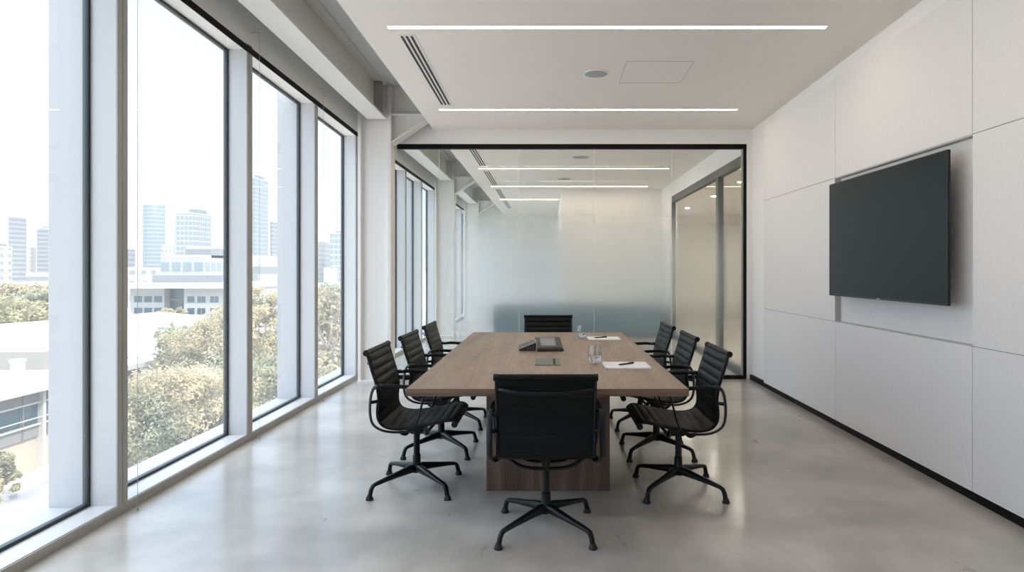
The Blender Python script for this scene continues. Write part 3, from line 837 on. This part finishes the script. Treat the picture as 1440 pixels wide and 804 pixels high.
def px(x, Y): return (x - 771) / 880 * Y
def pz(y, Y): return EYE + (379 - y) / 880 * Y
def block(name, label, x0, x1, ytop, Y, depth, m, crown=None, zb=GZ, round_=False, extra=None):
    """a far building: true-size block standing on the ground at distance Y"""
    X0, X1 = px(x0, Y), px(x1, Y if round_ else Y + depth); zt = pz(ytop, Y); cx = (X0 + X1) / 2; hw = (X1 - X0) / 2
    t = thing(name, label, 'building', (cx, Y, GZ))
    H = zt - GZ
    if round_:
        b = BM(); lathe(b, [(hw, 0), (hw, H * .94), (hw * .9, H * .97), (hw * .6, H)], 28, (0, hw, 0)); obj('tower_body', b, m, t, smooth=True)
    else:
        obj('tower_body', box(BM(), -hw, hw, 0, depth, 0, H), m, t)
        b = BM(); box(b, -hw, hw, 0, depth, H, H + .8); obj('parapet', b, 'cwhite', t)
    if crown:
        (a, c, h) = crown
        obj('plant_room', box(BM(), hw * a, hw * c, depth * .2, depth * .8, H, H + h), 'cgrey', t)
    if extra:
        (a, c, h, mm) = extra
        obj('wing', box(BM(), hw * a, hw * c, depth * .1, depth * .9, 0, H + h), mm, t)
    return t
block('tower', 'grey glass high-rise at the far left', 12, 37, 304, 520, 16, 'f_dark')
block('tower', 'pale slab tower just behind the grey high-rise', 24, 51, 299, 560, 14, 'f_pale')
block('tower', 'grey banded tower just behind the exterior fin', 52, 90, 321, 560, 14, 'f_dark', crown=(-.6, .5, 2))
block('apartment_block', 'white punched-window block at the left edge of view', -18, 17, 348, 300, 9, 'f_punch', crown=(-.5, .5, 2))
block('tower', 'slim rounded glass skyscraper, left one in the second window', 194, 222, 282, 560, 24, 'f_blue', round_=True)
block('tower', 'pale companion slab behind the rounded skyscraper', 209, 226, 290, 600, 16, 'f_tower')
block('tower', 'wide pale blue grid office tower in the second window', 246, 297, 300, 520, 26, 'f_grid', crown=(.1, .9, 4))
block('office_block', 'small cream tower between the two skyscrapers', 228, 245, 345, 460, 16, 'f_punch')
block('office_block', 'low grey block left of the rounded skyscraper', 170, 190, 350, 480, 16, 'f_dark')
block('office_block', 'mid-rise pale office with window grid behind the flat-roofed block', 226, 330, 362, 190, 18, 'f_grid', crown=(-.2, 1.0, 2.6))
block('office_block', 'dark flat-topped block above the mid-rise office', 262, 332, 350, 215, 12, 'cgrey')
block('office_block', 'low white office left of the mid-rise', 176, 226, 380, 170, 12, 'f_punch')
block('tower', 'tall blue glass skyscraper in the third window', 352, 377, 250, 520, 24, 'f_blue', crown=(-.6, .6, 3))
block('tower', 'thin grey tower right of the tall blue skyscraper', 380, 392, 312, 560, 14, 'f_dark')
block('office_block', 'white office with dark strip windows in the third window', 340, 400, 364, 150, 14, 'f_band')
block('tower', 'grey tower at the left of the fourth window', 438, 464, 340, 500, 20, 'f_dark')
block('tower', 'pale ribbed tower at the right of the fourth window', 464, 500, 328, 480, 20, 'f_grid', crown=(-.6, .4, 2))
block('office_block', 'small white block below the fourth window towers', 455, 474, 380, 200, 8, 'cwhite')
block('office_block', 'low white block with dark band behind the left trees', 36, 70, 386, 260, 10, 'f_band')
block('office_block', 'long low pale block on the far left horizon', -60, 16, 372, 330, 10, 'f_band')

# three-storey office behind the warehouse: windows are parts
YM = 78
ob = thing('office_building', 'three-storey office with overhanging white roof and punched windows', 'building', (0, YM, GZ))
xa, xb, xc, xd = px(183, YM), px(231, YM), px(262, YM), px(335, YM)
zt = pz(405, YM) - GZ
obj('left_block', box(BM(), xa, xb, 0, 14, 0, zt), 'cwhite', ob)
obj('glazed_link', box(BM(), xb, xc, 1.2, 14, 0, zt), 'bglass', ob)
obj('right_block', box(BM(), xc, xd, -.5, 14, 0, zt), 'cwhite', ob)
obj('flat_roof', box(BM(), px(176, YM), px(338, YM), -1.4, 15, zt, zt + .65), 'roof', ob)
obj('attic_storey', box(BM(), px(200, YM), px(300, YM), 2, 12, zt + .65, zt + 1.6), 'cgrey', ob)
for r_ in range(3):
    z1 = zt - 1.0 - r_ * 1.45
    for k in range(3):
        x = px(189 + 14 * k, YM)
        obj('window', box(BM(), x, x + .95, -.06, .02, z1 - .75, z1), 'bglass', ob)
    for x_ in (267, 281, 287, 299, 305):
        x = px(x_, YM)
        obj('window', box(BM(), x, x + (.85 if x_ == 267 else .42), -.56, -.48, z1 - .75, z1), 'bglass', ob)
for r_ in range(3):
    obj('floor_edge', box(BM(), xb, xc, 1.0, 1.25, zt - 1.6 - r_ * 1.45, zt - 1.35 - r_ * 1.45), 'cgrey', ob)
# ------------------------------------------------------------------ trees
def leafmat(name, a, b_, c):
    m = mat(name, b_, .7, spec=.2)
    vary(m, [(.32, a), (.5, b_), (.68, c)], nscale=.9, detail=5)
    n = m.node_tree.nodes; l = m.node_tree.links
    tl = n.new('ShaderNodeBsdfTranslucent'); ms = n.new('ShaderNodeMixShader'); ms.inputs[0].default_value = .45
    l.new(bsdf(m).inputs['Base Color'].links[0].from_socket, tl.inputs[0])
    l.new(bsdf(m).outputs[0], ms.inputs[1]); l.new(tl.outputs[0], ms.inputs[2])
    l.new(ms.outputs[0], n['Material Output'].inputs[0])
    return m
M['leaf_a'] = leafmat('eucalyptus_leaves', (.13, .14, .085), (.44, .38, .25), (.62, .52, .36)) #(0.257, 0.257, 0.157), (0.505, 0.440, 0.285), (0.661, 0.551, 0.386))
M['leaf_b'] = leafmat('olive_leaves', (.10, .13, .085), (.30, .30, .20), (.50, .45, .31)) #(0.184, 0.220, 0.147), (0.386, 0.377, 0.248), (0.551, 0.495, 0.348))
M['leaf_c'] = leafmat('yellow_green_leaves', (.16, .16, .09), (.37, .34, .20), (.50, .45, .29)) #(0.294, 0.285, 0.147), (0.514, 0.468, 0.257), (0.624, 0.560, 0.340))
M['bark'] = mat('pale_bark', (.50, .44, .38), .9)
def tree(label, x, y, ztop, rad, m, nclus=120, leaves=60, leaf=.16, seed=1, squash=.75, group='trees outside the windows'):
    rnd = random.Random(seed)
    t = thing('tree', label, 'tree', (x, y, GZ), group=group)
    H = ztop - GZ; cz_ = H - rad * squash
    trunk = BM()
    tube(trunk, [(0, 0, 0), (.1, .05, H * .25), (-.1, .1, max(H * .45, cz_ * .75))], [.3 * rad / 3, .22 * rad / 3, .16 * rad / 3], n=8)
    cl = []
    for i in range(nclus):
        a = rnd.uniform(0, 2 * PI); u = rnd.uniform(-.75, 1); rr = rnd.uniform(.55, 1.0)
        k = math.sqrt(max(0, 1 - u * u))
        p = Vector((math.cos(a) * k * rad * rr, math.sin(a) * k * rad * rr, cz_ + u * rad * squash * rr))
        p *= 1 + .0
        nn = noise.noise(p * .5 + Vector((seed, 0, 0)))
        p += Vector((p.x, p.y, (p.z - cz_))) * nn * .25
        cl.append(p)
        if i % 9 == 0:
            s0 = Vector((-.05, .08, max(H * .42, cz_ * .7)))
            mid = s0.lerp(p, .5) + Vector((0, 0, -.25))
            tube(trunk, [s0, mid, p], [.10 * rad / 3, .06 * rad / 3, .02], n=5)
    obj('trunk', trunk, 'bark', t, smooth=True)
    b = BM()
    for p in cl:
        cr = rad * rnd.uniform(.14, .24)
        for k in range(leaves):
            d = Vector((rnd.gauss(0, 1), rnd.gauss(0, 1), rnd.gauss(0, .7)));  d = d.normalized() * cr * rnd.uniform(.4, 1)
            q = p + d
            n_ = (d.normalized() + Vector((rnd.uniform(-.8, .8), rnd.uniform(-.8, .8), rnd.uniform(-.4, .9)))).normalized()
            u_ = n_.orthogonal().normalized(); v_ = n_.cross(u_)
            ang = rnd.uniform(0, PI); u2 = u_ * math.cos(ang) + v_ * math.sin(ang); v2 = n_.cross(u2)
            a_ = leaf * rnd.uniform(.7, 1.3); c_ = a_ * .45
            b.faces.new([b.verts.new(q + u2 * a_), b.verts.new(q + v2 * c_), b.verts.new(q - u2 * a_), b.verts.new(q - v2 * c_)])
    me = bpy.data.meshes.new('crown'); b.to_mesh(me); b.free(); me.materials.append(M[m])
    o = bpy.data.objects.new('crown', me); C.objects.link(o); o.parent = t
    return t
tree('big tan eucalyptus filling the lower part of the second window', px(262, 25), 25, -2.05, 3.1, 'leaf_a', 260, 150, .075, 3, .95)
tree('olive tree low at the left of the second window', px(190, 22.5), 22.5, -3.2, 2.2, 'leaf_b', 160, 130, .07, 5, .9)
tree('eucalyptus rising at the right of the second window', px(312, 36), 36, -1.15, 3.3, 'leaf_a', 200, 110, .10, 8, .9)
tree('dark olive tree behind the big eucalyptus', px(292, 40), 40, -1.7, 3.0, 'leaf_b', 110, 60, .2, 11, .8)
tree('tall eucalyptus in the third window', px(362, 40), 40, .25, 3.2, 'leaf_a', 200, 110, .11, 13, 1.15)
tree('bushy olive tree low in the third window', px(372, 30), 30, -2.6, 3.4, 'leaf_b', 200, 130, .09, 17, .95)
tree('pale tree low by the road in the third window', px(372, 20), 20, -4.1, 1.9, 'leaf_a', 120, 120, .07, 18, .9)
tree('eucalyptus in the fourth window', px(462, 52), 52, -.2, 3.6, 'leaf_a', 130, 60, .2, 19, 1.1)
tree('olive tree behind in the fourth window', px(480, 66), 66, .3, 4.2, 'leaf_b', 110, 60, .24, 23, .9)
tree('low pale tree at the foot of the fourth window', px(470, 33), 33, -3.0, 2.6, 'leaf_a', 110, 70, .16, 29, .9)
tree('broad yellow-green tree behind the white roofs in the first window', px(22, 84), 84, -2.3, 5.4, 'leaf_c', 150, 60, .30, 31, .7)
tree('rounded tree right of the yellow-green one', px(60, 96), 96, -1.5, 4.4, 'leaf_b', 100, 60, .32, 37, .75)
tree('farther hedge-like tree on the left skyline', px(40, 125), 125, -1.8, 6.5, 'leaf_a', 110, 60, .42, 41, .55)
tree('small olive tree at the left edge behind the white roofs', px(-8, 88), 88, -2.2, 4.4, 'leaf_b', 90, 60, .3, 43, .75)
tree('small pale tree in front of the three-storey office', px(240, 73.4), 73.4, -3.2, 2.1, 'leaf_a', 70, 50, .22, 47, .8)
tree('leafy shrub against the cream wall by the road', -25.0, 27.8, -6.7, 1.3, 'leaf_c', 60, 60, .12, 53, .9)
tree('street tree casting shade on the ground by the ledge', -20.0, 19.0, -4.6, 2.4, 'leaf_b', 90, 60, .15, 59, .7)
